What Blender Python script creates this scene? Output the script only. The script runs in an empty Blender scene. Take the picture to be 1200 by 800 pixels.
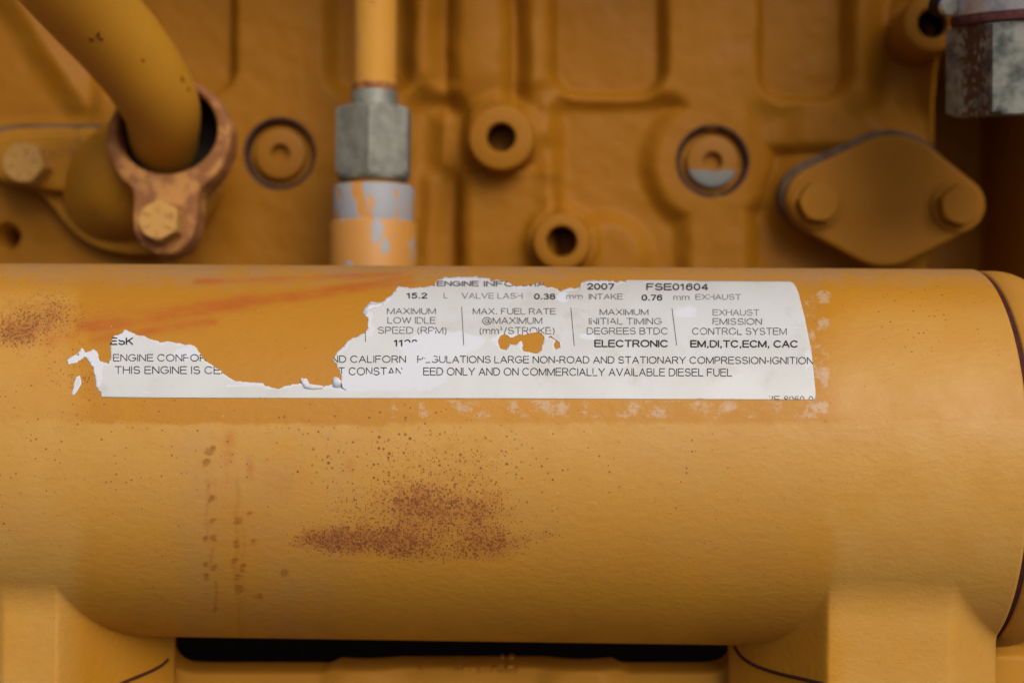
import bpy, bmesh, math, random
import numpy as np
from mathutils import Vector, Matrix
from mathutils.geometry import delaunay_2d_cdt

random.seed(7)
RNG = np.random.default_rng(11)
S = bpy.context.scene
COL = S.collection
R_ = math.radians

# ------------------------------------------------------------------ camera
FPX = 1667.0                      # focal length in pixels of a 1200 px wide picture (50 mm on 36 mm)
YAW, ROLL = R_(1.9), R_(0.45)
CP = np.array([0.0, -0.4985, 0.0388])
R0 = np.array([math.cos(YAW), math.sin(YAW), 0.0])
FW = np.array([-math.sin(YAW), math.cos(YAW), 0.0])
U0 = np.array([0.0, 0.0, 1.0])
RT = R0 * math.cos(ROLL) + U0 * math.sin(ROLL)
UP = -R0 * math.sin(ROLL) + U0 * math.cos(ROLL)
cam = bpy.data.cameras.new('camera')
cam.lens = 50.0
cam.sensor_width = 36.0
cam.clip_start = 0.01
cam.clip_end = 100.0
cam.dof.use_dof = True
cam.dof.focus_distance = 0.438
cam.dof.aperture_fstop = 7.1
cam.dof.aperture_blades = 0
camo = bpy.data.objects.new('camera', cam)
COL.objects.link(camo)
M = Matrix.Identity(4)
for i in range(3):
    M[i][0], M[i][1], M[i][2], M[i][3] = RT[i], UP[i], -FW[i], CP[i]
camo.matrix_world = M
S.camera = camo

# ------------------------------------------------------------------ light
SUN_EL, SUN_AZ = 34.0, 24.0       # high in front of the engine, a little to the right of the camera
w = bpy.data.worlds.new('World')
S.world = w
w.use_nodes = True
wn = w.node_tree.nodes
sky = wn.new('ShaderNodeTexSky')
sky.sky_type = 'NISHITA'
sky.sun_disc = False
sky.sun_elevation = R_(SUN_EL)
sky.sun_rotation = R_(180.0 - SUN_AZ)
sky.air_density = 1.0
sky.dust_density = 4.0
sky.ozone_density = 1.0
bg = wn['Background']
bg.inputs['Strength'].default_value = 0.075
w.node_tree.links.new(sky.outputs[0], bg.inputs[0])
sl = bpy.data.lights.new('sun', 'SUN')
sl.energy = 1.5
sl.angle = R_(38.0)
sl.color = (1.0, 0.965, 0.915)
so = bpy.data.objects.new('sun', sl)
COL.objects.link(so)
sd = Vector((math.sin(R_(SUN_AZ)) * math.cos(R_(SUN_EL)), -math.cos(R_(SUN_AZ)) * math.cos(R_(SUN_EL)), math.sin(R_(SUN_EL))))
so.rotation_euler = sd.to_track_quat('Z', 'Y').to_euler()
so.location = sd * 3
S.view_settings.view_transform = 'Standard'
S.view_settings.look = 'None'
S.view_settings.gamma = 1.0
S.view_settings.use_curve_mapping = False
S.view_settings.exposure = 0.22
S.render.engine = 'CYCLES'
S.cycles.use_denoising = True
S.cycles.max_bounces = 6

# ------------------------------------------------------------------ picture <-> place
def ray(px, py):
    px = np.asarray(px, float); py = np.asarray(py, float)
    a = (px - 600.0) / FPX; b = (400.0 - py) / FPX
    return FW + a[..., None] * RT + b[..., None] * UP

def at(px, py, Y):
    d = ray(px, py)
    t = (Y - CP[1]) / d[..., 1]
    return CP + t[..., None] * d

def mpp(Y):
    return (Y - CP[1]) / FPX

RC = 0.065
def cyl(px, py, r=RC):
    d = ray(px, py)
    A = d[..., 1] ** 2 + d[..., 2] ** 2
    B = 2 * (CP[1] * d[..., 1] + CP[2] * d[..., 2])
    C = CP[1] ** 2 + CP[2] ** 2 - r * r
    D = np.maximum(B * B - 4 * A * C, 0)
    t = (-B - np.sqrt(D)) / (2 * A)
    return CP + t[..., None] * d

def proj(P):
    v = P - CP
    z = v @ FW
    return 600 + FPX * (v @ RT) / z, 400 - FPX * (v @ UP) / z

def vnoise(x, y, s, seed=0):
    x = np.asarray(x) / s; y = np.asarray(y) / s
    xi = np.floor(x).astype(np.int64); yi = np.floor(y).astype(np.int64)
    fx = x - xi; fy = y - yi
    fx = fx * fx * (3 - 2 * fx); fy = fy * fy * (3 - 2 * fy)
    def h(a, b):
        n = (a * 374761393 + b * 668265263 + seed * 974634677) & 0xffffffff
        n = ((n ^ (n >> 13)) * 1274126177) & 0xffffffff
        return ((n ^ (n >> 16)) & 0xffff) / 65535.0
    return (h(xi, yi) * (1 - fx) + h(xi + 1, yi) * fx) * (1 - fy) + (h(xi, yi + 1) * (1 - fx) + h(xi + 1, yi + 1) * fx) * fy

def fbm(x, y, s, seed=0, o=3):
    t = 0; a = 1; n = 0
    for k in range(o):
        t = t + a * vnoise(x, y, s / 2 ** k, seed + k); n += a; a *= 0.5
    return t / n

def sst(a, b, x):
    t = np.clip((x - a) / (b - a), 0, 1)
    return t * t * (3 - 2 * t)

# ------------------------------------------------------------------ objects
def tag(o, label=None, cat=None, group=None, kind=None):
    if label: o['label'] = label
    if cat: o['category'] = cat
    if group: o['group'] = group
    if kind: o['kind'] = kind
    return o

def thing(name, label, cat, loc, group=None):
    o = bpy.data.objects.new(name, None)
    o.empty_display_size = 0.01
    COL.objects.link(o)
    o.location = Vector([float(c) for c in loc])
    return tag(o, label, cat, group)

def wloc(o):
    v = Vector((0, 0, 0))
    while o is not None:
        v = v + o.location; o = o.parent
    return v

def obj(name, V, F, mat, parent=None, smooth=True, angle=40, label=None):
    """V in world coordinates; the object's own origin is the middle of its points"""
    V = np.asarray(V, float)
    base = np.array(wloc(parent)) if parent is not None else np.zeros(3)
    mid = (V.min(0) + V.max(0)) / 2
    me = bpy.data.meshes.new(name)
    if isinstance(F, np.ndarray):
        nf, k = F.shape
        me.vertices.add(len(V)); me.vertices.foreach_set('co', (V - mid).astype(np.float32).ravel())
        me.loops.add(nf * k); me.loops.foreach_set('vertex_index', F.astype(np.int32).ravel())
        me.polygons.add(nf); me.polygons.foreach_set('loop_start', np.arange(0, nf * k, k, dtype=np.int32))
        me.update(calc_edges=True)
        me.validate()
    else:
        me.from_pydata([tuple(v) for v in V - mid], [], [tuple(int(i) for i in f) for f in F])
    o = bpy.data.objects.new(name, me)
    COL.objects.link(o)
    if parent is not None: o.parent = parent
    o.location = Vector(mid - base)
    me.materials.append(mat)
    if smooth:
        me.polygons.foreach_set('use_smooth', np.ones(len(me.polygons), bool))
        if angle < 180: me.set_sharp_from_angle(angle=R_(angle))
    if label: o['label'] = label
    return o

def recalc(o):
    bm = bmesh.new(); bm.from_mesh(o.data)
    bmesh.ops.recalc_face_normals(bm, faces=bm.faces)
    bm.to_mesh(o.data); bm.free()
    return o

def grid_faces(nr, nc, wrap=False):
    i = np.arange(nr - 1)[:, None]; j = np.arange(nc if wrap else nc - 1)[None, :]
    j2 = (j + 1) % nc
    return np.stack([i * nc + j, i * nc + j2, (i + 1) * nc + j2, (i + 1) * nc + j], -1).reshape(-1, 4)

def frame(o, zdir, xdir=(1, 0, 0)):
    z = np.array(zdir, float); z /= np.linalg.norm(z)
    x = np.array(xdir, float); x = x - z * (x @ z); x /= np.linalg.norm(x)
    return np.array(o, float), x, np.cross(z, x), z

def lathe(name, prof, fr, mat, parent, n=48, rfun=None, angle=35, capa=True, capb=True, label=None):
    """prof: (r, h) along fr's z; rfun(theta, r, h) may change r"""
    o, x, y, z = fr
    th = np.arange(n) * 2 * math.pi / n
    V = []; F = []
    for r, h in prof:
        rr = np.full(n, r) if rfun is None else rfun(th, r, h)
        V.append(o + np.outer(rr * np.cos(th), x) + np.outer(rr * np.sin(th), y) + z * h)
    V = np.concatenate(V)
    F = [tuple(f) for f in grid_faces(len(prof), n, True)]
    if capa and prof[0][0] > 1e-6: F.append(tuple(range(n))[::-1])
    if capb and prof[-1][0] > 1e-6: F.append(tuple(range((len(prof) - 1) * n, len(prof) * n)))
    ob = obj(name, V, F, mat, parent, True, angle, label)
    recalc(ob)
    return ob

def hexr(rot=0.0):
    def f(th, r, h):
        a = (th + rot) % (math.pi / 3) - math.pi / 6
        return np.minimum(r, 1e9) if False else np.minimum(r, f.ap / np.cos(a))
    f.ap = 1
    return f

def hexbody(name, fr, circ, h0, h1, ch0, ch1, mat, parent, rot=0.0, label=None):
    """hexagonal prism with chamfered corners; circ = corner radius"""
    f = hexr(rot); f.ap = circ * math.cos(math.pi / 6)
    k = circ - f.ap
    prof = []
    if ch0 > 0: prof += [(circ - k * 1.15, h0), (circ - k * .5, h0 + ch0 * .45), (circ + 1e-5, h0 + ch0)]
    else: prof += [(circ + 1e-5, h0)]
    if ch1 > 0: prof += [(circ + 1e-5, h1 - ch1), (circ - k * .5, h1 - ch1 * .45), (circ - k * 1.15, h1)]
    else: prof += [(circ + 1e-5, h1)]
    return lathe(name, prof, fr, mat, parent, 72, f, 22, label=label)

def inset(P, d):
    P = np.asarray(P, float)
    a = np.roll(P, 1, 0); b = np.roll(P, -1, 0)
    e1 = P - a; e2 = b - P
    e1 /= np.linalg.norm(e1, axis=1)[:, None] + 1e-12; e2 /= np.linalg.norm(e2, axis=1)[:, None] + 1e-12
    n = np.stack([-(e1 + e2)[:, 1], (e1 + e2)[:, 0]], 1)
    n /= np.linalg.norm(n, axis=1)[:, None] + 1e-12
    c = np.clip((n * np.stack([-e1[:, 1], e1[:, 0]], 1)).sum(1), .4, 1)
    ar = 0.5 * np.sum(P[:, 0] * b[:, 1] - b[:, 0] * P[:, 1])
    return P + n * (d / c)[:, None] * (1 if ar > 0 else -1)

def plate(name, P, fr, th, bev, mat, parent, hole=None, angle=40, label=None):
    """P: outline (in metres in fr's x,y); front face at height 0 along z, back at -th"""
    o, x, y, z = fr
    P = np.asarray(P, float)
    rings = [(P, -th), (P, -bev), (inset(P, bev * .3), -bev * .3), (inset(P, bev), 0.0), (inset(P, bev * 1.25), 0.0)]
    V = np.concatenate([o + np.outer(q[:, 0], x) + np.outer(q[:, 1], y) + z * h for q, h in rings])
    n = len(P)
    F = [tuple(f) for f in grid_faces(len(rings), n, True)]
    if hole is None:
        F.append(tuple(range(4 * n, 5 * n))); F.append(tuple(range(n))[::-1])
    else:
        H = np.asarray(hole, float)          # same number of points, same order
        hr = [(inset(H, -bev * .6), 0.0), (H, -bev * .6), (H, -th)]
        V = np.concatenate([V] + [o + np.outer(q[:, 0], x) + np.outer(q[:, 1], y) + z * h for q, h in hr])
        b = 5 * n
        def br(r1, r2):
            for j in range(n):
                k = (j + 1) % n
                F.append((r1 + j, r1 + k, r2 + k, r2 + j))
        br(4 * n, b); br(b, b + n); br(b + n, b + 2 * n); br(b + 2 * n, 0)
    ob = obj(name, V, F, mat, parent, True, angle, label)
    recalc(ob)
    return ob

def catmull(P, n):
    P = np.asarray(P, float)
    Q = np.concatenate([[2 * P[0] - P[1]], P, [2 * P[-1] - P[-2]]])
    out = []
    for i in range(1, len(Q) - 2):
        for t in np.linspace(0, 1, n, endpoint=False):
            a, b, c, d = Q[i - 1:i + 3]
            out.append(.5 * (2 * b + (c - a) * t + (2 * a - 5 * b + 4 * c - d) * t ** 2 + (3 * b - a - 3 * c + d) * t ** 3))
    out.append(P[-1])
    return np.array(out)

def tube(name, path, rad, mat, parent, n=40, caps=True, label=None):
    path = np.asarray(path, float)
    m = len(path)
    rad = np.full(m, rad) if np.isscalar(rad) else np.asarray(rad)
    T = np.gradient(path, axis=0); T /= np.linalg.norm(T, axis=1)[:, None]
    u = np.cross(T[0], [0.3, 0.9, 0.2]); u /= np.linalg.norm(u)
    th = np.arange(n) * 2 * math.pi / n
    V = []
    for i in range(m):
        u = u - T[i] * (u @ T[i]); u /= np.linalg.norm(u)
        v = np.cross(T[i], u)
        V.append(path[i] + rad[i] * (np.outer(np.cos(th), u) + np.outer(np.sin(th), v)))
    V = np.concatenate(V)
    F = [tuple(f) for f in grid_faces(m, n, True)]
    if caps: F += [tuple(range(n))[::-1], tuple(range((m - 1) * n, m * n))]
    ob = obj(name, V, F, mat, parent, True, 50, label)
    recalc(ob)
    return ob

def smooth_poly(P, n=5):
    P = np.asarray(P, float)
    for _ in range(n):                      # Chaikin corner cutting
        Q = np.roll(P, -1, 0)
        P = np.stack([.75 * P + .25 * Q, .25 * P + .75 * Q], 1).reshape(-1, 2)
        if len(P) > 150: break
    return P

def hull_circles(cs, n=40):
    pts = np.concatenate([np.stack([c[0] + c[2] * np.cos(t), c[1] + c[2] * np.sin(t)], 1) for c in cs for t in [np.arange(n) * 2 * math.pi / n]])
    p = sorted(map(tuple, pts))
    def half(p):
        h = []
        for q in p:
            while len(h) > 1 and (h[-1][0] - h[-2][0]) * (q[1] - h[-2][1]) - (h[-1][1] - h[-2][1]) * (q[0] - h[-2][0]) <= 0: h.pop()
            h.append(q)
        return h
    a = half(p); b = half(p[::-1])
    H = np.array(a[:-1] + b[:-1])
    # even spacing
    L = np.concatenate([[0], np.cumsum(np.linalg.norm(np.diff(np.vstack([H, H[:1]]), axis=0), axis=1))])
    t = np.linspace(0, L[-1], 121)[:-1]
    HH = np.vstack([H, H[:1]])
    return np.stack([np.interp(t, L, HH[:, 0]), np.interp(t, L, HH[:, 1])], 1)

FACE = lambda o: (np.array(o, float), np.array([1., 0, 0]), np.array([0, 0, 1.]), np.array([0, -1., 0]))   # faces the viewer
def upfr(o): return frame(o, (0, 0, 1), (1, 0, 0))
def pxpoly(P, Y, c):
    """picture outline -> metres in a plane at depth Y around world point c"""
    P = np.asarray(P, float)
    W = at(P[:, 0], P[:, 1], Y)
    return np.stack([W[:, 0] - c[0], W[:, 2] - c[2]], 1)

# ------------------------------------------------------------------ materials
class NT:
    def __init__(s, name):
        s.m = bpy.data.materials.new(name); s.m.use_nodes = True
        s.t = s.m.node_tree; s.b = s.t.nodes['Principled BSDF']
    def n(s, t, **k):
        d = s.t.nodes.new(t)
        for a, v in k.items(): setattr(d, a, v)
        return d
    def l(s, a, b): s.t.links.new(a, b)
    def coord(s):
        if not hasattr(s, '_c'): s._c = s.n('ShaderNodeTexCoord').outputs['Object']
        return s._c
    def mapping(s, v, scale=(1, 1, 1), loc=(0, 0, 0)):
        m = s.n('ShaderNodeMapping'); m.inputs['Scale'].default_value = scale; m.inputs['Location'].default_value = loc
        s.l(v, m.inputs[0]); return m.outputs[0]
    def noise(s, scale, detail=3, rough=.55, vec=None):
        d = s.n('ShaderNodeTexNoise'); d.inputs['Scale'].default_value = scale
        d.inputs['Detail'].default_value = detail; d.inputs['Roughness'].default_value = rough
        s.l(vec if vec is not None else s.coord(), d.inputs['Vector']); return d.outputs[0]
    def voro(s, scale, vec=None, rnd=1.0):
        d = s.n('ShaderNodeTexVoronoi'); d.inputs['Scale'].default_value = scale; d.inputs['Randomness'].default_value = rnd
        s.l(vec if vec is not None else s.coord(), d.inputs['Vector']); return d
    def math(s, op, a, b=None, c=None, clamp=False):
        d = s.n('ShaderNodeMath', operation=op, use_clamp=clamp)
        for i, v in enumerate((a, b, c)):
            if v is None: continue
            if isinstance(v, (int, float)): d.inputs[i].default_value = v
            else: s.l(v, d.inputs[i])
        return d.outputs[0]
    def ramp(s, v, a, b, lo=0.0, hi=1.0):
        d = s.n('ShaderNodeMapRange', interpolation_type='SMOOTHSTEP')
        s.l(v, d.inputs[0])
        for i, q in zip((1, 2, 3, 4), (a, b, lo, hi)): d.inputs[i].default_value = q
        return d.outputs[0]
    def mix(s, f, a, b):
        d = s.n('ShaderNodeMix', data_type='RGBA')
        if isinstance(f, (int, float)): d.inputs[0].default_value = f
        else: s.l(f, d.inputs[0])
        for i, v in ((6, a), (7, b)):
            if isinstance(v, tuple): d.inputs[i].default_value = v if len(v) == 4 else (*v, 1)
            else: s.l(v, d.inputs[i])
        return d.outputs[2]
    def attr(s, name):
        return s.n('ShaderNodeAttribute', attribute_name=name).outputs['Fac']
    def bump(s, h, strength=.3, dist=.0005):
        d = s.n('ShaderNodeBump'); d.inputs['Strength'].default_value = strength; d.inputs['Distance'].default_value = dist
        if hasattr(s, '_bm'): s.l(s._bm, d.inputs['Normal'])
        s.l(h, d.inputs['Height']); s._bm = d.outputs[0]; s.l(d.outputs[0], s.b.inputs['Normal'])
    def out(s, col=None, rough=None, metal=None, spec=None):
        for k, v in (('Base Color', col), ('Roughness', rough), ('Metallic', metal), ('Specular IOR Level', spec)):
            if v is None: continue
            if isinstance(v, tuple): s.b.inputs[k].default_value = v if len(v) == 4 else (*v, 1)
            elif isinstance(v, (int, float)): s.b.inputs[k].default_value = v
            else: s.l(v, s.b.inputs[k])
        return s.m

YEL = (.50, .245, .022)
def paint(name, base=YEL, dusty=(.32, .135, .012), dust=.35, rust=.0, rustcol=(.20, .07, .028), grain=.12, rough=.5, rscale=60, pits=.0, spec=.15):
    t = NT(name)
    n1 = t.noise(35, 4); n2 = t.noise(rscale, 5, .65); n3 = t.noise(900, 2)
    c = t.mix(t.ramp(n1, .35, .75, 0, dust), base, dusty)
    c = t.mix(t.ramp(t.noise(14, 3), .4, .7, 0, .35), c, tuple(k * .78 for k in base))
    if pits > 0:
        c = t.mix(t.ramp(t.noise(420, 2, .5), .78 - pits * .1, .80, 0, .8), c, (.12, .045, .02))
    if rust > 0:
        c = t.mix(t.ramp(n2, .68 - rust * .35, .82 - rust * .35, 0, .85), c, rustcol)
    t.bump(n3, grain, .0004)
    t.bump(t.noise(160, 3), grain * .8, .0012)
    return t.out(c, t.ramp(n1, .3, .8, rough, rough + .2), 0.0, spec)

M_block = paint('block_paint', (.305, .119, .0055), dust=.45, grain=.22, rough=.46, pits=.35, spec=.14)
M_rail = paint('rail_paint', (.50, .225, .024), dust=.3, grain=.15)
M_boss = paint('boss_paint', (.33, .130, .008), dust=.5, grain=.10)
M_pipe = paint('pipe_paint', spec=.4, base= (.50, .235, .018), dust=.2, grain=.02, rough=.38, pits=.6)
def chips(m, spots, col=(.12, .035, .012, 1)):
    """rust chips at given places of a painted surface"""
    nt = m.node_tree; b = nt.nodes['Principled BSDF']
    src = b.inputs['Base Color'].links[0].from_socket
    geo = nt.nodes.new('ShaderNodeNewGeometry'); nz = nt.nodes.new('ShaderNodeTexNoise')
    nz.inputs['Scale'].default_value = 420; nz.inputs['Detail'].default_value = 4
    nt.links.new(geo.outputs['Position'], nz.inputs['Vector'])
    for p, r in spots:
        d = nt.nodes.new('ShaderNodeVectorMath'); d.operation = 'DISTANCE'
        nt.links.new(geo.outputs['Position'], d.inputs[0]); d.inputs[1].default_value = tuple(float(c) for c in p)
        a = nt.nodes.new('ShaderNodeMath'); a.operation = 'MULTIPLY_ADD'
        nt.links.new(nz.outputs[0], a.inputs[0]); a.inputs[1].default_value = 2.2 * r; nt.links.new(d.outputs['Value'], a.inputs[2])
        mr = nt.nodes.new('ShaderNodeMapRange'); nt.links.new(a.outputs[0], mr.inputs[0])
        mr.inputs[1].default_value = 1.75 * r; mr.inputs[2].default_value = 1.55 * r
        mx = nt.nodes.new('ShaderNodeMix'); mx.data_type = 'RGBA'
        nt.links.new(mr.outputs[0], mx.inputs[0]); nt.links.new(src, mx.inputs[6]); mx.inputs[7].default_value = col
        src = mx.outputs[2]
    nt.links.new(src, b.inputs['Base Color'])
chips(M_pipe, [(at(115, 52, .018), .0055), (at(120, 66, .022), .003), (at(217, 94, .055), .0022), (at(219, 105, .06), .0022), (at(168, 72, .035), .0012), (at(217, 155, .08), .002)])
M_elbow = paint('elbow_paint', (.42, .185, .013), dust=.3, rust=.35, grain=.25, pits=.4)
M_clamp = paint('clamp_rusty_paint', (.47, .215, .06), dusty=(.45, .225, .075), dust=.8, rust=.80, rustcol=(.20, .075, .028), grain=.35, rscale=85)
M_bolt = paint('bolt_paint', (.50, .27, .065), dusty=(.50, .30, .11), dust=.5, rust=.35, rustcol=(.28, .10, .04), grain=.15, rscale=240)
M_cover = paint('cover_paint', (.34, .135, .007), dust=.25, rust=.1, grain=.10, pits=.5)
M_line = paint('line_paint', (.56, .27, .038), dusty=(.58, .30, .09), dust=.6, rust=.42, rustcol=(.42, .15, .045), grain=.03, rscale=70, pits=.8)

def flat(name, col, rough=.6, metal=0.0, grain=.1, var=.3, scale=200, col2=None):
    t = NT(name)
    n = t.noise(scale, 4, .6)
    c = t.mix(t.ramp(n, .35, .7, 0, 1), col, col2 or tuple(k * (1 - var) for k in col))
    t.bump(t.noise(scale * 4, 2), grain, .0003)
    return t.out(c, rough, metal, .5 if metal > .2 else .12)

M_hole = flat('bore_shade', (.012, .006, .006), .7, 0, .1, .5)  # near-black colour stands in for the shade deep in the bores
M_boreR = flat('bore_rust', (.14, .035, .022), .7, 0, .2, .4)
M_tubeend = flat('tube_end_rust', (.20, .075, .03), .8, 0, .3, .5, 260, (.40, .18, .05))
M_gasket = flat('gasket_grey', (.15, .10, .065), .8, 0, .2, .4)
M_seal = flat('seal_dark', (.022, .016, .013), .6, 0, .1, .5)
M_seam = flat('seam_dirt', (.07, .022, .02), .8)
M_zinc = flat('zinc', (.26, .265, .225), .5, .3, .12, .35, 160)
M_hexf = flat('weathered_zinc', (.30, .31, .27), .6, .45, .3, .8, 130, (.07, .08, .075))
M_hexside = flat('rusty_zinc', (.12, .06, .035), .7, .1, .3, .5, 120, (.2, .14, .11))
M_band = flat('band_steel', (.62, .60, .62), .4, .7, .08, .3, 300)
M_hose = flat('hose_red', (.14, .05, .048), .75, 0, .2, .5, 250)
M_black = flat('black_rubber_and_shade', (.015, .014, .016), .6)  # black fittings, and the painted shade behind the slot
M_screw = flat('screw_steel', (.55, .56, .52), .35, .8, .05, .3)

def chipmat(name, lo, hi):
    """paint flaking off zinc plate"""
    t = NT(name)
    n = t.noise(150, 3, .5, t.mapping(t.coord(), (1, 1, .5)))
    f = t.ramp(n, lo, hi)
    c = t.mix(f, (.50, .225, .04), (.29, .30, .325))
    c = t.mix(t.ramp(t.noise(300, 3), .55, .7, 0, .4), c, (.30, .22, .16))
    t.bump(f, .25, .0003)
    return t.out(c, t.ramp(f, 0, 1, .5, .55), 0.0)
M_chipA = chipmat('flaked_paint', .42, .46)
M_chipB = chipmat('chipped_paint', .60, .63)

# plug: paint with a bare grey patch at the lower side
def plugmat(name, lo, hi):
    t = NT(name)
    sp = t.n('ShaderNodeSeparateXYZ'); t.l(t.coord(), sp.inputs[0])
    h = t.math('ADD', t.math('MULTIPLY', sp.outputs[2], -120.0), t.math('MULTIPLY', t.noise(200, 3), .5))
    c = t.mix(t.ramp(h, lo, hi), (.29, .115, .008), (.20, .205, .19))
    t.bump(t.noise(700, 2), .1, .0004)
    return t.out(c, .55, 0.0, .2)
M_plugG = plugmat('plug_paint_bare', .62, .78)
M_plugY = plugmat('plug_paint', 1.9, 2.0)
M_groove = flat('groove_brown', (.085, .042, .028), .8, 0, .1, .4)  # dark brown colour of the plug seat rings

# ------------------------------------------------------------------ ground under the engine
gv = [(-30, -30, -.9), (30, -30, -.9), (30, 30, -.9), (-30, 30, -.9)]
tag(obj('ground', gv, [(0, 1, 2, 3)], flat('ground_concrete', (.16, .15, .135), .9, 0, .3, .3, 3), None, False), kind='structure')

# ------------------------------------------------------------------ engine block
YB = 0.125
BW = thing('engine_block', 'ochre painted cast engine block wall with ribs and sunken panels behind the cylinder', 'engine block', at(600, 310, YB))
def sdbox(x, y, x0, y0, x1, y1, r):
    cx, cy, hx, hy = (x0 + x1) / 2, (y0 + y1) / 2, (x1 - x0) / 2 - r, (y1 - y0) / 2 - r
    qx = np.abs(x - cx) - hx; qy = np.abs(y - cy) - hy
    return np.hypot(np.maximum(qx, 0), np.maximum(qy, 0)) + np.minimum(np.maximum(qx, qy), 0) - r
def sdcap(x, y, ax, ay, bx, by, r):
    px, py, dx, dy = x - ax, y - ay, bx - ax, by - ay
    h = np.clip((px * dx + py * dy) / (dx * dx + dy * dy), 0, 1)
    return np.hypot(px - dx * h, py - dy * h) - r

us = np.concatenate([np.arange(-700, -40, 40), np.arange(-40, 1240, 2.5), np.arange(1240, 1900, 40)])
vs = np.concatenate([np.arange(-900, -40, 40), np.arange(-40, 345, 2.5), np.arange(345, 1300, 40)])
U, V_ = np.meshgrid(us, vs)
wob = (fbm(U, V_, 60, 3) - .5) * 6
u, v = U + wob, V_ + (fbm(U, V_, 60, 9) - .5) * 6
def ins(d, w): return sst(w * .85, -w * .85, d)
H = np.zeros_like(U)
up = -700
def recess(d, depth, w): return -depth * ins(d, w)
mm = 1.0
H += recess(sdbox(u, v, 118, up, 270, 108, 30), 11, 14)
H += recess(sdbox(u, v, 386, up, 478, 108, 30), 9, 16)
H += recess(sdbox(u, v, 511, up, 530, 132, 9), 6, 18)
H += recess(sdbox(u, v, 595, up, 611, 128, 8), 6, 18)
col = np.clip(1 - ((u - 562) / 36) ** 2, 0, 1)
H += 7 * np.sqrt(col) * sst(150, 80, v) * .8
H += 3 * ins(sdcap(u, v, 497, up, 497, 82, 13), 16)
H += 4 * ins(sdcap(u, v, 626, up, 626, 92, 15), 18)
H += recess(sdbox(u, v, 650, up, 776, 107, 26), 11, 13)
disc = np.hypot(u - 835, v - 190) - 76
Dd = np.maximum(sdbox(u, v, 652, 117, 800, 420, 22), -disc)
H += recess(Dd, 6.5, 16)
H += 6 * ins(np.maximum(np.hypot(u - 712, v - 300) - 46, 0 * u - 99), 16)
H += 4 * ins(sdcap(u, v, 640, 128, 648, 230, 10), 20) * (0.5 + .5 * np.sin(v / 14.0) ** 2)
H += recess(sdbox(u, v, 478, 112, 540, 420, 24), 7, 18)
H += 6 * ins(sdcap(u, v, 521, 112, 520, 190, 9), 18) + 4 * ins(sdcap(u, v, 505, 215, 500, 330, 12), 18)
H += 5.5 * ins(sdbox(u, v, 537, 200, 652, 420, 8), 8)
H += recess(sdbox(u, v, 893, up, 992, 113, 28), 12, 14)
H += 4 * ins(sdcap(u, v, 1008, up, 1010, 105, 16), 26)
H += recess(sdbox(u, v, 1030, up, 1075, 140, 20), 8, 26)
F_ = np.maximum(sdbox(u, v, 884, 180, 1110, 420, 26), -disc)
H += recess(F_, 9, 18)
H += recess(sdbox(u, v, 884, 125, 930, 260, 14), 4, 22)
cov = np.minimum(np.minimum(sdcap(u, v, 955, 228, 1040, 225, 48), np.hypot(u - 1042, v - 230) - 80), sdcap(u, v, 1040, 225, 1122, 238, 36))
H = np.maximum(H, 8 * ins(cov, 20) - 9)
H += recess(sdbox(u, v, 1110, 40, 2200, 700, 30), 110, 22)
H += 10 * ins(sdcap(u, v, 1098, 70, 1120, 190, 12), 22)
H += recess(sdbox(u, v, -500, up, 112, 146, 20), 7, 16)
H += 6 * ins(sdcap(u, v, -20, -60, 98, 122, 15), 26)
for bx, by, br in ((588, 160, 40), (659, 283, 36), (1090, 24, 38)):
    H += 4 * np.exp(-np.maximum(np.hypot(u - bx, v - by) - br, 0) ** 2 / 60)
for bx, by in ((328, 180), (835, 190)):      # spot-faced seats of the plugs
    H = np.where(np.hypot(U - bx, V_ - by) < 40, -4.5, H)
H = np.where(np.hypot(U - 8, V_ - 277) < 15, -30, H)
H += (fbm(U, V_, 26, 21) - .5) * 1.1
H = np.where(V_ > 380, np.minimum(H, 0) - 260 * sst(430, 600, V_), H)
# very upper part: unseen head deck, its overhang shaped to shade the wall
H += 14 * sst(-60, -110, V_) + 72 * sst(-150, -185, V_)
H += 120 * sst(1235, 1262, U) * sst(-20, 10, V_)        # unseen wall added outside the picture to darken the recess beside it
P = at(U, V_, YB)
P[..., 1] -= H * .001
nr, nc = U.shape
Vb = P.reshape(-1, 3)
Fb = grid_faces(nr, nc)[:, ::-1]
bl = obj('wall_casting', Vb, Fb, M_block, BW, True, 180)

def boss(px, py, rpx, hpx, Y0, Y1, offx=0, offy=0):
    c = at(px, py, Y1); s = mpp(Y1); r = rpx * s; h = hpx * s
    L = Y0 - Y1
    b = lathe('threaded_boss', [(r * 1.10, -L), (r * 1.02, -L * .4), (r, -.0015), (r * .94, -.0003), (r * .90, 0), (h * 1.12, 0), (h, -.001), (h, -.004)],
              FACE(c), M_boss, BW, 56, angle=50, capa=False, capb=False)
    lathe('bore', [(h, -.003), (h * .98, -.005), (h * .98, -.0085)], FACE(c), M_boreR, b, 40, capa=False, capb=False)
    lathe('bore_bottom', [(h * .98, -.008), (h * .9, -.034), (.0001, -.036)], FACE(c), M_hole, b, 40, capa=False, capb=False)
    return b
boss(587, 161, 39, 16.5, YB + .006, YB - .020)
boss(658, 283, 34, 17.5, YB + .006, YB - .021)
boss(1093, 27, 34, 17, YB + .008, YB - .022)

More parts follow.
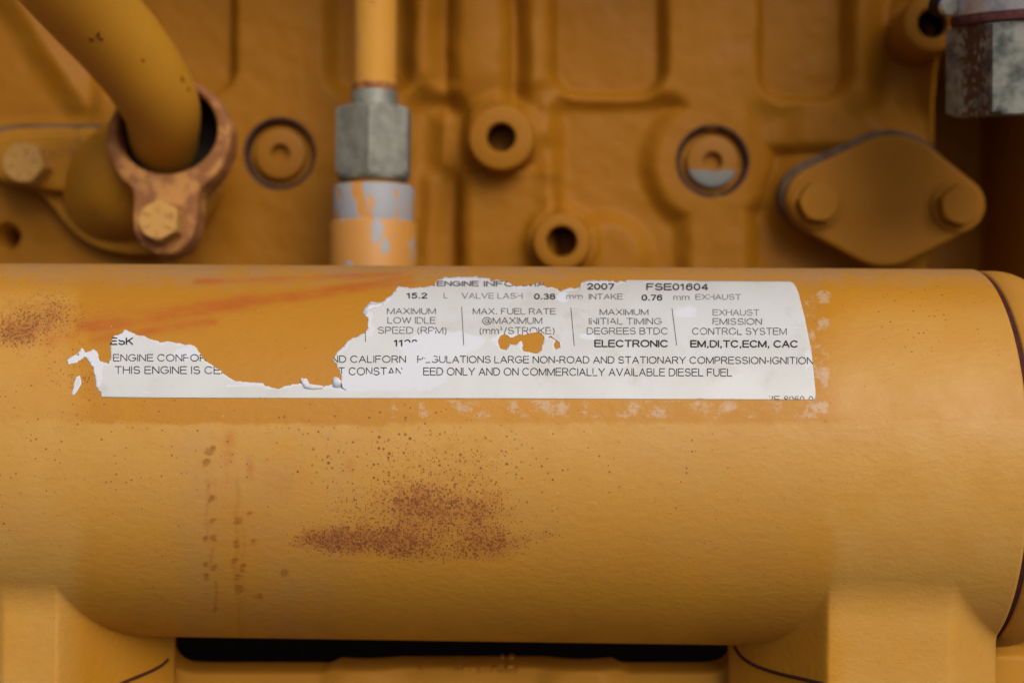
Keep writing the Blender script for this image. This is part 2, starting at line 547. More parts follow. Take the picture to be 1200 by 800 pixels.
def plug(px, py, mat, label, hexdepth):
    Y = YB + .0005
    c = at(px, py, Y); s = mpp(Y)
    t = thing('screw_plug', label, 'plug', c, 'round plugs set flush into the block wall')
    fr = FACE(c)
    lathe('seat_ring', [(44 * s, -.001), (43 * s, .0008), (40 * s, .0008), (36.5 * s, -.003), (36 * s, -.0045), (27 * s, -.0045)], fr, M_groove, t, 64, capa=False, capb=False)
    lathe('plug_face', [(30.5 * s, -.006), (30.5 * s, -.0012), (29 * s, -.0004), (26 * s, 0), (12 * s, .0), (11.5 * s, -.0005)], fr, mat, t, 64, capa=False, capb=False)
    lathe('socket', [(11.6 * s, -.0004), (10.8 * s, -.0012), (10.5 * s, -.007), (.0001, -.008)], fr, mat, t, 6 if False else 36, capa=False, capb=False)
    return t
plug(328, 180, M_plugY, 'painted round screw plug between the bent pipe and the fuel line', 1)
plug(835, 189, M_plugG, 'round screw plug with a bare grey lower half beside the rhombic cover plate', 1)

# lower rail of the block seen through the slot under the cylinder
YL = 0.010
ul = np.concatenate([np.arange(-300, 150, 30), np.arange(150, 905, 2.5), np.arange(905, 1500, 30)])
mid_ = sst(372, 398, ul) * sst(742, 716, ul)
vtop = 783 - 6 * mid_ - 20 * np.exp(-np.maximum(ul - 197, 0) / 8) * (ul < 380) - 20 * np.exp(-np.maximum(860 - ul, 0) / 8) * (ul > 700)
tt = np.concatenate([np.linspace(0, 1, 40) ** 1.4 * 90, [140, 220, 330]])
UL = np.tile(ul, (len(tt), 1)); VL = vtop[None, :] + tt[:, None]
def rail_back(u_, v_):
    m_ = sst(372, 398, u_) * sst(742, 716, u_)
    vt = np.interp(u_, ul, vtop)
    d_ = .24 * np.maximum(784 - v_, 0) ** 2 * m_ + .16 * np.maximum(vt + 8 - v_, 0) ** 2 * (1 - m_)
    f_ = 5 * ins(np.hypot(u_ - 425, v_ - 812) - 40, 22) + 5 * ins(np.hypot(u_ - 682, v_ - 808) - 42, 22)
    return (d_ - f_) * .001
PL = at(UL, VL, YL); PL[..., 1] += rail_back(UL, VL)
RF = grid_faces(*UL.shape)
rail = obj('lower_rail', PL.reshape(-1, 3), RF[:, ::-1], M_rail, BW, True, 180)

def cast_letters(txt, x0, x1, yt, yb):
    st_, wd = text_strokes(txt, False)
    V = []; F = []
    for q in st_:
        P = np.array([(x0 + p[0] / wd * (x1 - x0), yb - p[1] * (yb - yt)) for p in q])
        W = at(P[:, 0], P[:, 1], YL); W[:, 1] += rail_back(P[:, 0], P[:, 1]) - .0012
        for a, b in zip(W[:-1], W[1:]):
            d = b - a; d /= np.linalg.norm(d) + 1e-9; nn = np.cross(d, [0, 1, 0]) * .00045
            k = len(V)
            V += [a + nn, b + nn, b - nn, a - nn] + [p + np.array([0, .0035, 0]) for p in (a + nn * 1.8, b + nn * 1.8, b - nn * 1.8, a - nn * 1.8)]
            F += [(k, k + 1, k + 2, k + 3), (k, k + 4, k + 5, k + 1), (k + 1, k + 5, k + 6, k + 2), (k + 2, k + 6, k + 7, k + 3), (k + 3, k + 7, k + 4, k)]
    return recalc(obj('cast_lettering', V, F, M_rail, BW, False))
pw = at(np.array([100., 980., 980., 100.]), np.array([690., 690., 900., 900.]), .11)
obj('slot_shade_sheet', np.concatenate([pw, pw + [0, .004, 0]]), [(0, 1, 2, 3), (7, 6, 5, 4), (0, 4, 5, 1), (1, 5, 6, 2), (2, 6, 7, 3), (3, 7, 4, 0)], M_black, BW, False)  # black sheet added to paint the slot as deep shade

# ------------------------------------------------------------------ oil cooler cylinder with two cast feet
XE = float(cyl(np.array(1156.0), np.array(322.0))[0])
CY = thing('oil_cooler', 'long ochre cylinder with rust speckles and streaks lying across the front of the engine', 'cylinder', (0, 0, 0))
xa = np.concatenate([np.arange(-.30, -.215, .004), np.arange(-.215, XE - .0006, .00055), [XE - .0004, XE]])
phi = np.concatenate([np.arange(-180, -100, 4.0), np.arange(-100, 100, .42), np.arange(100, 180, 4.0)]) * math.pi / 180
X, PH = np.meshgrid(xa, phi)
Rr = np.full_like(X, RC)
def foot(x0px, x1px, flankL, flankR, ypx):
    a = cyl(np.array(float(x0px)), np.array(float(ypx))); b = cyl(np.array(float(x1px)), np.array(float(ypx)))
    yf0 = -(a[1] + b[1]) / 2 + .0005
    fl = at(np.array(float(flankL)), np.array(752.), 0.0)[0]; fr_ = at(np.array(float(flankR)), np.array(752.), 0.0)[0]
    tl = (a[0] - X) / (a[0] - fl); tr = (X - b[0]) / (fr_ - b[0])
    t = np.maximum(np.maximum(tl, tr), 0)
    t = np.sqrt(t * t + .0016) - .04
    yf = yf0 * (1 - t)
    c = np.cos(PH); s = np.sin(PH)
    rf = np.where(PH < -.15, np.where(c > 1e-3, yf / np.maximum(c, 1e-3), np.where(yf > 0, .004 / np.maximum(-c, 1e-3), 0)), 0)
    rf = np.where(yf > 0, np.minimum(rf, .105 / np.maximum(-s, .05)), 0)
    return np.maximum(rf, 0)
K = .0050
def smax(a, b, k):
    h = np.clip(.5 + .5 * (a - b) / k, 0, 1)
    return b * (1 - h) + a * h + k * h * (1 - h)
fL = foot(8, 66, -120, 199, 699)
fR = foot(972, 1110, 858, 1240, 701)
Rr = np.where(fL > .04, smax(Rr, fL, K), Rr)
Rr = np.where(fR > .04, smax(Rr, fR, K), Rr)
Rr[:, -1] -= .0016; Rr[:, -2] -= .0004
Pc = np.stack([X, -Rr * np.cos(PH), Rr * np.sin(PH)], -1)
nph, nx = X.shape
fc = grid_faces(nph, nx)
wrapf = np.stack([(nph - 1) * nx + np.arange(nx - 1), (nph - 1) * nx + np.arange(1, nx), np.arange(1, nx), np.arange(nx - 1)], -1)
fc = np.concatenate([fc, wrapf])
Vc = Pc.reshape(-1, 3)
# smooth normals of the whole skin, shared by the separate parts
e1 = Vc[fc[:, 2]] - Vc[fc[:, 0]]; e2 = Vc[fc[:, 3]] - Vc[fc[:, 1]]
fn = np.cross(e1, e2)
cen = Vc[fc].mean(1)
if (fn * np.stack([0 * cen[:, 0], cen[:, 1], cen[:, 2]], 1)).sum() < 0:
    fc = fc[:, ::-1]; fn = -fn
vn = np.zeros_like(Vc)
for k in range(4): np.add.at(vn, fc[:, k], fn)
vn /= np.linalg.norm(vn, axis=1)[:, None] + 1e-20

# wear of the paint and one painted light fade, laid out over the surface
QX, QY = proj(Vc)
front = np.cos(PH).ravel() > -.2
n1 = fbm(QX, QY, 40, 1, 4); n2 = fbm(QX, QY, 14, 5, 3); n3 = fbm(QX, QY, 90, 8, 3); nfine = fbm(QX, QY, 6, 13, 2)
def blob(x, y, sx, sy, a=1.0, rot=0):
    dx, dy = QX - x, QY - y
    c, s = math.cos(rot), math.sin(rot)
    return a * np.exp(-((dx * c + dy * s) / sx) ** 2 - ((-dx * s + dy * c) / sy) ** 2)
A = {}
rust = (blob(390, 635, 55, 17, .60) + blob(365, 628, 25, 13, .2) + blob(445, 638, 45, 17, .36) + blob(425, 622, 40, 18, .18) + .47 * sst(430, 490, QX) * sst(640, 570, QX) * sst(565, 605, QY + .12 * np.abs(QX - 545)) * sst(668, 650, QY)  + blob(600, 636, 45, 12, .25)
        + blob(645, 625, 18, 10, .38) + blob(520, 572, 75, 24, .30) + blob(520, 530, 110, 35, .28) + blob(430, 595, 75, 26, .27)
        + blob(30, 375, 60, 34, .46) + blob(75, 365, 40, 26, .28) + blob(15, 395, 30, 18, .3) + blob(90, 440, 45, 26, .34) + blob(150, 452, 14, 14, .25))
A['rust'] = np.clip(rust * (.72 + .36 * fbm(QX, QY, 40, 31, 3) + .30 * fbm(QX, QY, 9, 33, 2)) * .95, 0, .74)
A['spot'] = np.clip(.16 + blob(450, 520, 260, 60, .25) + blob(60, 480, 120, 130, .22) + blob(1050, 370, 120, 60, .22) + .3 * (n3 - .5) + blob(520, 560, 150, 60, .2), 0, 1)
# unfaded paint where the label has gone or has shifted
lab = sst(78, 110, QX + 30 * (n2 - .5)) * sst(975, 955, QX) * sst(322, 334, QY) * sst(472, 464, QY)
band = sst(345, 375, QX + 60 * (n1 - .5)) * sst(965, 940, QX) * sst(466, 470, QY) * sst(499, 495, QY + 12 * (n2 - .5)) * (1 - .75 * sst(430, 520, QX))
band = np.maximum(band, sst(160, 185, QX + 30 * (n2 - .5)) * sst(455, 420, QX + 40 * (n1 - .5)) * sst(466, 470, QY) * sst(498, 494, QY + 8 * (n2 - .5)))
band = np.maximum(band, sst(17, 13, np.hypot((QX - 124) * .75, QY - 482) + 6 * (n2 - .5)))
torn = sst(100, 180, QX + 60 * (n1 - .5)) * sst(470, 440, QX) * sst(318, 340, QY + 12 * (n1 - .5))* sst(474, 464, QY)
A['fresh'] = np.clip(np.maximum(np.maximum(band, lab), torn) * (.75 + .4 * n2), 0, 1)
# glue left round the edges of the label
res = sst(380, 480, QX) * sst(985, 955, QX + 20 * (n2 - .5)) * sst(466, 469, QY) * sst(498, 490, QY + 10 * (n2 - .5)) * .8
res = np.maximum(res, sst(930, 945, QX) * sst(985, 968, QX) * sst(325, 345, QY) * sst(500, 485, QY) * .9)
A['resid'] = np.clip(res * (.35 + 1.0 * n2) * (n1 > .3), 0, 1)
# orange rust wash running over the top left
st = 0
for (ax, ay, bx, by, wd, am) in ((95, 385, 300, 352, 9, .9), (240, 362, 480, 328, 6, 1.0), (110, 398, 250, 376, 6, .7), (60, 400, 130, 372, 10, .5), (230, 330, 470, 322, 4, .6), (150, 372, 230, 378, 12, .5)):
    dd = sdcap(QX, QY, ax, ay, bx, by, 0)
    st = np.maximum(st, am * np.exp(-(dd / wd) ** 2) * (.35 + 1.1 * n1))
for (x, y, a, b, am) in ((268, 515, 7, 11, .42), (268, 535, 8, 13, .36), (293, 548, 5, 15, .5), (265, 562, 6, 10, .34), (252, 565, 4, 4, .4), (330, 560, 28, 30, .16), (300, 640, 40, 90, .10), (268, 600, 18, 60, .14), (410, 545, 7, 8, .4)):
    st = np.maximum(st, blob(x, y, a, b, am))
A['stain'] = np.clip(st * 1.3, 0, 1)
# dried drops: a ring with a darker lower rim
dr = np.zeros_like(QX)
WX = QX + 7 * (fbm(QX, QY, 9, 51, 3) - .5); WY = QY + 7 * (fbm(QX, QY, 9, 52, 3) - .5)
for (x, y, r) in ((246, 528, 6), (243, 543, 4.5), (243, 569, 2.5), (248, 584, 3.5), (248, 611, 5), (278, 609, 6.5), (242, 632, 3.5), (251, 630, 4.5), (277, 637, 4.5), (297, 635, 3),
                  (274, 657, 3), (284, 665, 5.5), (277, 676, 4.5), (279, 690, 6), (241, 661, 2.6), (242, 676, 3.6), (303, 697, 3.4), (251, 713, 3.4), (251, 665, 3), (292, 602, 2), (333, 672, 6)):
    d = np.hypot(WX - x, (WY - y) * (1.0 if r < 5 else 1.25))
    dr = np.maximum(dr, (.4 + .4 * n3) * sst(r, r * .5, d) + .55 * np.exp(-((d - r * .75) / 1.6) ** 2) * sst(-.2 * r, .8 * r, np.abs(QY - y - .3)))
for (x, y0, y1, wd, am) in ((243, 560, 640, 2.2, .22), (278, 560, 700, 2.6, .24), (285, 600, 740, 2.0, .18), (248, 640, 665, 1.6, .45), (252, 680, 712, 1.6, .5), (281, 700, 745, 1.8, .3), (275, 650, 690, 1.8, .3)):
    dr = np.maximum(dr, am * np.exp(-((QX - x - 1.5 * np.sin(QY / 9)) / wd) ** 2) * sst(y0 - 3, y0 + 3, QY) * sst(y1 + 6, y1 - 6, QY))
A['drip'] = np.clip(dr, 0, 1)
# grey road dust: on the shelf at the top, and in pale veils down the front
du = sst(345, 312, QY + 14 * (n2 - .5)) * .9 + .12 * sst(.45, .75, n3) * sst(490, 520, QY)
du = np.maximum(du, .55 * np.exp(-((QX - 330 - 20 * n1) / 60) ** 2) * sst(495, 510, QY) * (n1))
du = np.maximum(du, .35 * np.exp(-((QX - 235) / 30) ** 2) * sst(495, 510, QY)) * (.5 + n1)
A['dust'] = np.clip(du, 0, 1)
A['pale'] = np.clip(sst(490, 500, QY + 6 * (n2 - .5)) * sst(740, 520, QY + 60 * (n1 - .5)) * 1.0 + sst(110, 70, QX) * .7 * sst(330, 350, QY) + .7 * sst(960, 1000, QX + 40 * (n1 - .5)) * sst(335, 380, QY), 0, 1) * (.6 + .6 * n1)  # faded, dusty paint; its fade towards the bottom imitates shading

t = NT('cylinder_paint')
uvn = t.n('ShaderNodeUVMap', uv_map='skin').outputs[0]
base = t.mix(t.ramp(t.noise(30, 4, .6, uvn), .35, .7), (.500, .220, .014), (.460, .198, .013))
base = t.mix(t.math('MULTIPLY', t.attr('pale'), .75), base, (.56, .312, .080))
base = t.mix(t.attr('fresh'), base, (.455, .198, .017))
stretch = t.mapping(uvn, (1, 2.2, 1))
gr = t.noise(420, 4, .65, t.mapping(uvn, (.55, 1, 1)))
base = t.mix(t.ramp(gr, .52, .75, 0, .16), base, (.36, .16, .03))
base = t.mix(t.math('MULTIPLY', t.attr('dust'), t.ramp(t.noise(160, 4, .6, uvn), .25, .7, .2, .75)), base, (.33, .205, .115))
base = t.mix(t.math('MULTIPLY', t.attr('stain'), t.ramp(t.noise(130, 4, .6, t.mapping(uvn, (.5, 1, 1))), .25, .7, .25, .9)), base, (.42, .10, .016))
base = t.mix(t.math('MULTIPLY', t.attr('drip'), 1.0), base, (.30, .10, .012))
rz = t.math('SUBTRACT', t.math('ADD', t.attr('resid'), t.noise(700, 4, .78, uvn)), 1.22)
base = t.mix(t.ramp(rz, -.05, .25, 0, .42), base, (.56, .50, .42))
sp_n = t.noise(620, 1.5, .5, uvn)
spv = t.voro(640, uvn)
jit = t.n('ShaderNodeSeparateColor'); t.l(spv.outputs['Color'], jit.inputs[0])
sz = t.math('MULTIPLY', t.math('SUBTRACT', t.math('ADD', t.attr('spot'), t.math('MULTIPLY', jit.outputs[0], .55)), .50), .62)
spm = t.ramp(t.math('SUBTRACT', sz, spv.outputs['Distance']), -.05, .06, 0, .8)
spc = t.mix(t.ramp(jit.outputs[1], .4, .6), (.30, .11, .028), (.15, .055, .02))
base = t.mix(spm, base, spc)
sv2 = t.voro(1700, t.mapping(uvn, (1, .8, 1)))
j2 = t.n('ShaderNodeSeparateColor'); t.l(sv2.outputs['Color'], j2.inputs[0])
rs = t.math('SUBTRACT', t.math('MULTIPLY', t.math('SUBTRACT', t.math('ADD', t.attr('rust'), t.math('MULTIPLY', j2.outputs[0], .55)), .48), 1.2), sv2.outputs['Distance'])
rm = t.ramp(rs, -.14, .14, 0, .80)
rf2 = t.ramp(t.math('ADD', t.attr('rust'), t.math('MULTIPLY', t.noise(260, 4, .7, uvn), .9)), 0.66, 1.30, 0, .8)
base = t.mix(rf2, base, (.36, .13, .032))
rc = t.mix(t.ramp(j2.outputs[1], .3, .8), (.16, .046, .015), (.29, .085, .024))
base = t.mix(rm, base, rc)
scr = t.noise(1.0, 2, .5, t.mapping(uvn, (38, 620, 1)))
base = t.mix(t.math('MULTIPLY', t.ramp(scr, .68, .74), t.ramp(t.noise(22, 3, .6, uvn), .5, .65, 0, .35)), base, (.60, .38, .14))
chn = t.noise(150, 5, .75, uvn)
base = t.mix(t.ramp(chn, .735, .75, 0, .75), base, (.20, .075, .022))
lt = t.voro(95, uvn)
base = t.mix(t.ramp(lt.outputs['Distance'], .026, .012, 0, .5), base, (.70, .55, .33))
pos = t.n('ShaderNodeNewGeometry').outputs['Position']
t.bump(t.noise(400, 3, .62, t.mapping(pos, (.7, 1, 1))), .40, .0005)
t.bump(t.noise(1100, 2, .6, pos), .14, .00022)
t.bump(rm, -.25, .0002)
M_cyl = t.out(base, t.math('ADD', t.ramp(t.noise(60, 5, .7, uvn), .3, .7, .40, .54), t.math('MULTIPLY', t.math('MAXIMUM', t.attr('dust'), rm), .3)), 0.0, .3)

def skinpart(name, sel, parent, label=None):
    f = fc[sel]
    ids, inv = np.unique(f, return_inverse=True)
    f2 = inv.reshape(f.shape)
    o = obj(name, Vc[ids], f2, M_cyl, parent, True, 180, label)
    me = o.data
    for k, a in A.items():
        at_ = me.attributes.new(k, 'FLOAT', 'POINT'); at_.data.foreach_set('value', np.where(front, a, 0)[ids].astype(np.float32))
    uvl = me.uv_layers.new(name='skin')
    li = np.empty(len(me.loops), np.int32); me.loops.foreach_get('vertex_index', li)
    uvw = np.stack([X.ravel()[ids] + 1, PH.ravel()[ids] * RC + 1], 1)[li]
    uvl.data.foreach_set('uv', uvw.astype(np.float32).ravel())
    me.normals_split_custom_set_from_vertices([tuple(q) for q in vn[ids]])
    return o
rr_f = Rr.ravel()[fc].mean(1); xf = Vc[fc][:, :, 0].mean(1)
isfoot = (rr_f > RC + .00035) & (xf < XE - .002)
skinpart('cylinder_body', ~isfoot, CY)
skinpart('mounting_foot', isfoot & (xf < 0), CY)
skinpart('mounting_foot', isfoot & (xf > 0), CY)
xfr = frame((XE, 0, 0), (1, 0, 0), (0, -1, 0))
prof = [(RC - .004, -.001), (RC - .0035, .0012), (RC - .0012, .0016), (RC - .0006, .0022), (RC - .0006, .0065)]
prof += [(RC - .0006 - .016 * (1 - math.cos(a)), .0065 + .016 * math.sin(a)) for a in np.linspace(.15, math.pi / 2, 10)]
prof += [(.03, .026), (.0001, .028)]
capo = lathe('end_cap', prof, xfr, paint('cap_paint', (.50, .232, .036), dust=.3, grain=.15, pits=.5), CY, 160, angle=50, capa=False, capb=False)
lathe('seam_ring', [(RC - .0045, -.0006), (RC - .0014, -.0004), (RC - .0014, .0016), (RC - .0045, .0018)], xfr, M_seam, CY, 160, capa=False, capb=False)

# gasket lines under the feet
from mathutils.bvhtree import BVHTree
near = np.where((Vc[fc].mean(1)[:, 2] < -.02))[0]
bvh = BVHTree.FromPolygons([tuple(q) for q in Vc], [tuple(int(i) for i in f) for f in fc[near]])
def seamline(pts):
    P3 = []
    for x, y in catmull(np.array(pts, float), 6):
        h = bvh.ray_cast(Vector(CP), Vector(ray(x, y)))
        if h[0] is not None and h[0].y < .01: P3.append(np.array(h[0]))
    P3 = np.array(P3)
    for _ in range(3): P3[1:-1] = (P3[:-2] + 2 * P3[1:-1] + P3[2:]) / 4
    return tube('gasket_edge', P3, .0006, M_seam, CY, 10)
seamline([(197, 772), (188, 780), (172, 788), (150, 797), (134, 804)])
seamline([(861, 757), (868, 768), (884, 779), (910, 788), (940, 795), (966, 801)])

# ------------------------------------------------------------------ label
def jitter(P, amp, step=1.2, seed=0, skip=None):
    out = []
    P = np.asarray(P, float)
    for i in range(len(P)):
        a, b = P[i], P[(i + 1) % len(P)]
        if skip is not None and skip(a, b):
            out.append(a); continue
        n = max(1, int(np.linalg.norm(b - a) / step))
        nrm = np.array([-(b - a)[1], (b - a)[0]]) / (np.linalg.norm(b - a) + 1e-9)
        for k in range(n):
            q = a + (b - a) * k / n
            j = (fbm(q[0] + 31 * seed, q[1], 5, seed, 3) - .5) * 2 * amp if k else 0
            out.append(q + nrm * j)
    return np.array(out)
main = [(119, 465.6), (540, 466.6), (955, 468), (956, 462), (951, 412), (943, 372), (935.5, 343), (931, 333), (926, 330.2), (830, 329.4), (735, 328.6),
 (729.6, 330), (721, 331.2), (712, 329), (697, 328.6), (681, 331), (679, 337), (667, 338), (660, 340), (655, 341.5), (650, 338.5), (638, 335.5), (636.5, 331.2), (620, 334), (611, 335.5),
 (600.5, 334), (594.5, 330.4), (583, 328), (575, 330.5), (573.5, 325.5), (548, 324.6), (521, 324.6), (512, 329.5), (509, 335.5), (500, 336.4), (485, 338.5), (467, 335.5), (464, 340), (458, 347.5), (449, 353.5),
 (434, 355), (425, 365.5), (431, 373), (432.5, 385), (425, 391), (410, 398.5), (398, 410.5), (389, 421), (395, 427), (398, 434), (400.4, 442), (398.6, 451), (395.5, 442), (390.5, 443), (388.5, 451), (378, 454),
 (366, 453.5), (358.5, 443.5), (354, 445), (355.5, 450), (342, 450), (331, 453.5), (324, 455.8), (306, 449.5), (296, 448.5), (276, 446.5), (267, 442), (258, 434), (252, 430), (242, 423), (237, 419.5), (231, 407.5), (220, 404), (207, 401.5), (186, 400),
 (172, 396), (159, 392.5), (152, 389), (147, 386.5), (141, 391), (133.5, 394), (129.6, 403), (130.5, 410), (130.5, 418), (127.5, 427), (117, 422.5), (114, 412), (109.5, 409), (100.5, 413.5), (96, 407.5), (91.5, 413.5), (78, 422.5),
 (79.5, 427.6), (90, 425.5), (99, 418), (105, 424), (109.5, 430), (111, 442), (114, 454), (118.5, 463)]
hole1 = [(585, 394), (591, 391), (598, 396), (608, 392), (614, 393), (624, 390), (634, 390), (638, 396), (634, 411), (627, 415), (613, 411), (611, 399), (604, 405), (597, 403), (594, 411), (586, 409), (584, 401)]
hole2 = [(641, 395.5), (645, 393), (650, 397), (656, 402), (657, 407), (651, 410), (649, 405), (651, 399), (646, 396.5)]
scrap = [(84, 463), (85.5, 457), (87, 449), (88.5, 442), (93.6, 440.5), (95.4, 449.5), (91.5, 457), (87, 463)]
straight = lambda a, b: (a[1] > 465 and b[1] > 465) or (a[0] > 925 and b[0] > 925) or (a[0] > 740 and b[0] > 729 and a[1] < 331)
OUT = jitter(main, 1.9, .9, 3, straight)
TORN = OUT[~(((OUT[:, 1] > 464.5) & (OUT[:, 0] > 116)) | (OUT[:, 0] > 928) | ((OUT[:, 0] > 740) & (OUT[:, 1] < 331)))]
HO1 = jitter(hole1, 1.2, .8, 5); HO2 = jitter(hole2, .9, .8, 6); SCR = jitter(scrap, 1.0, .8, 7)
TORN = np.concatenate([TORN, HO1, HO2, SCR])
def inpoly(P, x, y):
    x = np.asarray(x, float); y = np.asarray(y, float)
    c = np.zeros(x.shape, bool)
    a = np.roll(P, 1, 0)
    for (x0, y0), (x1, y1) in zip(a, P):
        if y0 == y1: continue
        k = ((y0 > y) != (y1 > y)) & (x < (x1 - x0) * (y - y0) / (y1 - y0) + x0)
        c ^= k
    return c
def peel(x, y):
    x = np.asarray(x, float); y = np.asarray(y, float)
    def b(cx, cy, sx, sy, a=1.0): return a * np.exp(-((x - cx) / sx) ** 2 - ((y - cy) / sy) ** 2)
    d = (b(440, 446, 62, 14, 1.1) + b(505, 405, 34, 20, 1.1) + b(490, 436, 30, 20, .9) + b(545, 402, 26, 12, .7) + b(397, 446, 16, 10) + b(112, 440, 10, 22, 1.2) + b(97, 416, 20, 12, 1.4)
         + b(218, 415, 20, 10, 1.0) + b(143, 397, 14, 8, 1.0) + b(300, 452, 50, 3, .7) + b(735, 370, 12, 14, .5) + b(802, 366, 20, 12, .62) + b(484, 406, 14, 3.5, 1.5) + b(610, 398, 40, 12, .7) + b(540, 328, 40, 4, .8)
         + b(700, 331, 40, 4, .8) + b(660, 350, 12, 10, .7) + b(432, 378, 8, 20, .9) + b(412, 405, 16, 12, .6) + b(450, 352, 14, 6, .8) + b(946, 420, 6, 30, .7) + b(690, 395, 20, 8, .6) + b(720, 352, 24, 5, .5) + b(180, 437, 14, 30, .25))
    d = d * (.35 + 1.25 * fbm(x, y, 15, 4, 4))
    dm = np.full(x.shape, 9.0)
    for k in range(0, len(TORN), 40):
        q = TORN[k:k + 40]
        dm = np.minimum(dm, np.hypot(x[..., None] - q[:, 0], y[..., None] - q[:, 1]).min(-1))
    edge = sst(4.5, 1.0, dm + 5.0 * (fbm(x, y, 9, 41, 3) - .35))
    return np.clip(np.maximum(d, edge * .9), 0, 1.5)

def sheet(name, loops, step, lift, mat, parent, thick):
    """cut a sheet on the cylinder skin: outer loop, holes, with interior points so that it bends"""
    pts = []; edges = []; 
    for L in loops:
        b = len(pts)
        pts += [tuple(q) for q in L]
        edges += [(b + i, b + (i + 1) % len(L)) for i in range(len(L))]
    lo = np.min(loops[0], 0); hi = np.max(loops[0], 0)
    gx, gy = np.meshgrid(np.arange(lo[0], hi[0], step), np.arange(lo[1], hi[1], step * .6))
    gx = gx.ravel() + RNG.uniform(-.3, .3, gx.size); gy = gy.ravel() + RNG.uniform(-.2, .2, gy.size)
    k = inpoly(loops[0], gx, gy)
    for L in loops[1:]: k &= ~inpoly(L, gx, gy)
    pts += list(zip(gx[k], gy[k]))
    r = delaunay_2d_cdt([Vector(p) for p in pts], edges, [], 0, 1e-4)
    P2 = np.array([tuple(q) for q in r[0]]); T = np.array([f for f in r[2] if len(f) == 3])
    c = P2[T].mean(1)
    k = inpoly(loops[0], c[:, 0], c[:, 1])
    for L in loops[1:]: k &= ~inpoly(L, c[:, 0], c[:, 1])
    T = T[k]
    ids, inv = np.unique(T, return_inverse=True); P2 = P2[ids]; T = inv.reshape(T.shape)
    # how far from the torn border: paper lifts a little there
    W = cyl(P2[:, 0], P2[:, 1])
    r0 = RC + lift + .00004 * (fbm(P2[:, 0], P2[:, 1], 18, 17) - .3)
    ph = np.arctan2(W[:, 2], -W[:, 1])
    Vt = np.stack([W[:, 0], -r0 * np.cos(ph), r0 * np.sin(ph)], 1)
    o = obj(name, Vt, T, mat, parent, True, 180)
    me = o.data
    nz = np.zeros(len(me.polygons) * 3); me.polygons.foreach_get('normal', nz)
    if nz.reshape(-1, 3)[:, 1].mean() > 0: me.flip_normals()
    a = me.attributes.new('peel', 'FLOAT', 'POINT'); a.data.foreach_set('value', peel(P2[:, 0], P2[:, 1]).astype(np.float32))
    m = o.modifiers.new('thickness', 'SOLIDIFY'); m.thickness = thick; m.offset = -1
    return o

t = NT('label_paper')
pk = t.ramp(t.math('ADD', t.attr('peel'), t.math('MULTIPLY', t.math('SUBTRACT', t.noise(700, 4, .6), .5), .5)), .42, .58)
c = t.mix(t.ramp(t.noise(60, 4), .35, .7), (.60, .612, .612), (.56, .565, .555))
c = t.mix(t.ramp(t.noise(1400, 3, .7), .60, .75, 0, .15), c, (.45, .42, .38))
c = t.mix(pk, c, (.635, .65, .705))
c = t.mix(t.ramp(t.noise(75, 5, .7), .54, .72, 0, .30), c, (.40, .365, .31))
sc_ = t.noise(1.0, 3, .6, t.mapping(t.coord(), (60, 500, 500)))
c = t.mix(t.ramp(sc_, .66, .72, 0, .35), c, (.72, .73, .76))
t.bump(pk, -.5, .00012)
t.bump(t.noise(45, 2), .25, .0010)
t.bump(t.noise(1500, 3), .10, .0001)
M_paper = t.out(c, t.ramp(pk, 0, 1, .42, .8), 0.0, .4)
M_ink = flat('ink', (.035, .033, .033), .5, 0, 0, .3)
M_ink2 = flat('ink_faded', (.13, .125, .12), .5, 0, 0, .5, 900, (.26, .25, .235))
M_ink3 = flat('ink_worn', (.075, .07, .07), .5, 0, 0, .5, 900, (.18, .17, .16))
LB = thing('information_label', 'torn white sticker of printed engine data stuck on the ochre cylinder', 'label', cyl(np.array(560.), np.array(420.)))
sheet('paper', [OUT, HO1, HO2], 3.0, .00016, M_paper, LB, .00012)
sheet('torn_scrap', [SCR], 2.0, .00015, M_paper, LB, .00012)

# curled tatters of paper at the lower tear
def curl(pts, h):
    pts = np.array(pts, float)
    base = cyl(pts[:, 0], pts[:, 1])
    n = np.stack([0 * base[:, 0], base[:, 1], base[:, 2]], 1) / RC
    V = base + n * (np.array(h)[:, None] * .00055 + .00008)
    k = len(pts) // 2
    F = [(i, i + 1, k + i + 1, k + i) for i in range(k - 1)]
    o = obj('curled_flap', V, F, M_flap, LB, True, 180)
    m = o.modifiers.new('thickness', 'SOLIDIFY'); m.thickness = .00018
    return o
M_flap = flat('torn_paper', (.66, .67, .73), .8, 0, .1, .12, 300)
curl([(354, 443), (358, 446), (361, 450), (368, 451), (379, 452.5), (352, 446), (354, 450), (357, 455), (366, 456.5), (378, 455.5)], [.9, .5, .7, .45, .35, .3, .3, .3, .3, .28])
curl([(390, 445), (393, 442), (397, 443.5), (400, 447), (401, 453), (390, 453), (394, 454.5), (399, 454), (402, 455), (406, 457)], [.5, .9, .7, .9, .5, .3, .3, .3, .3, .28])
curl([(426, 364), (433, 357), (441, 357), (449, 356), (429, 369), (436, 362), (443, 361), (450, 358)], [.6, .8, .5, .3, .28, .28, .28, .28])

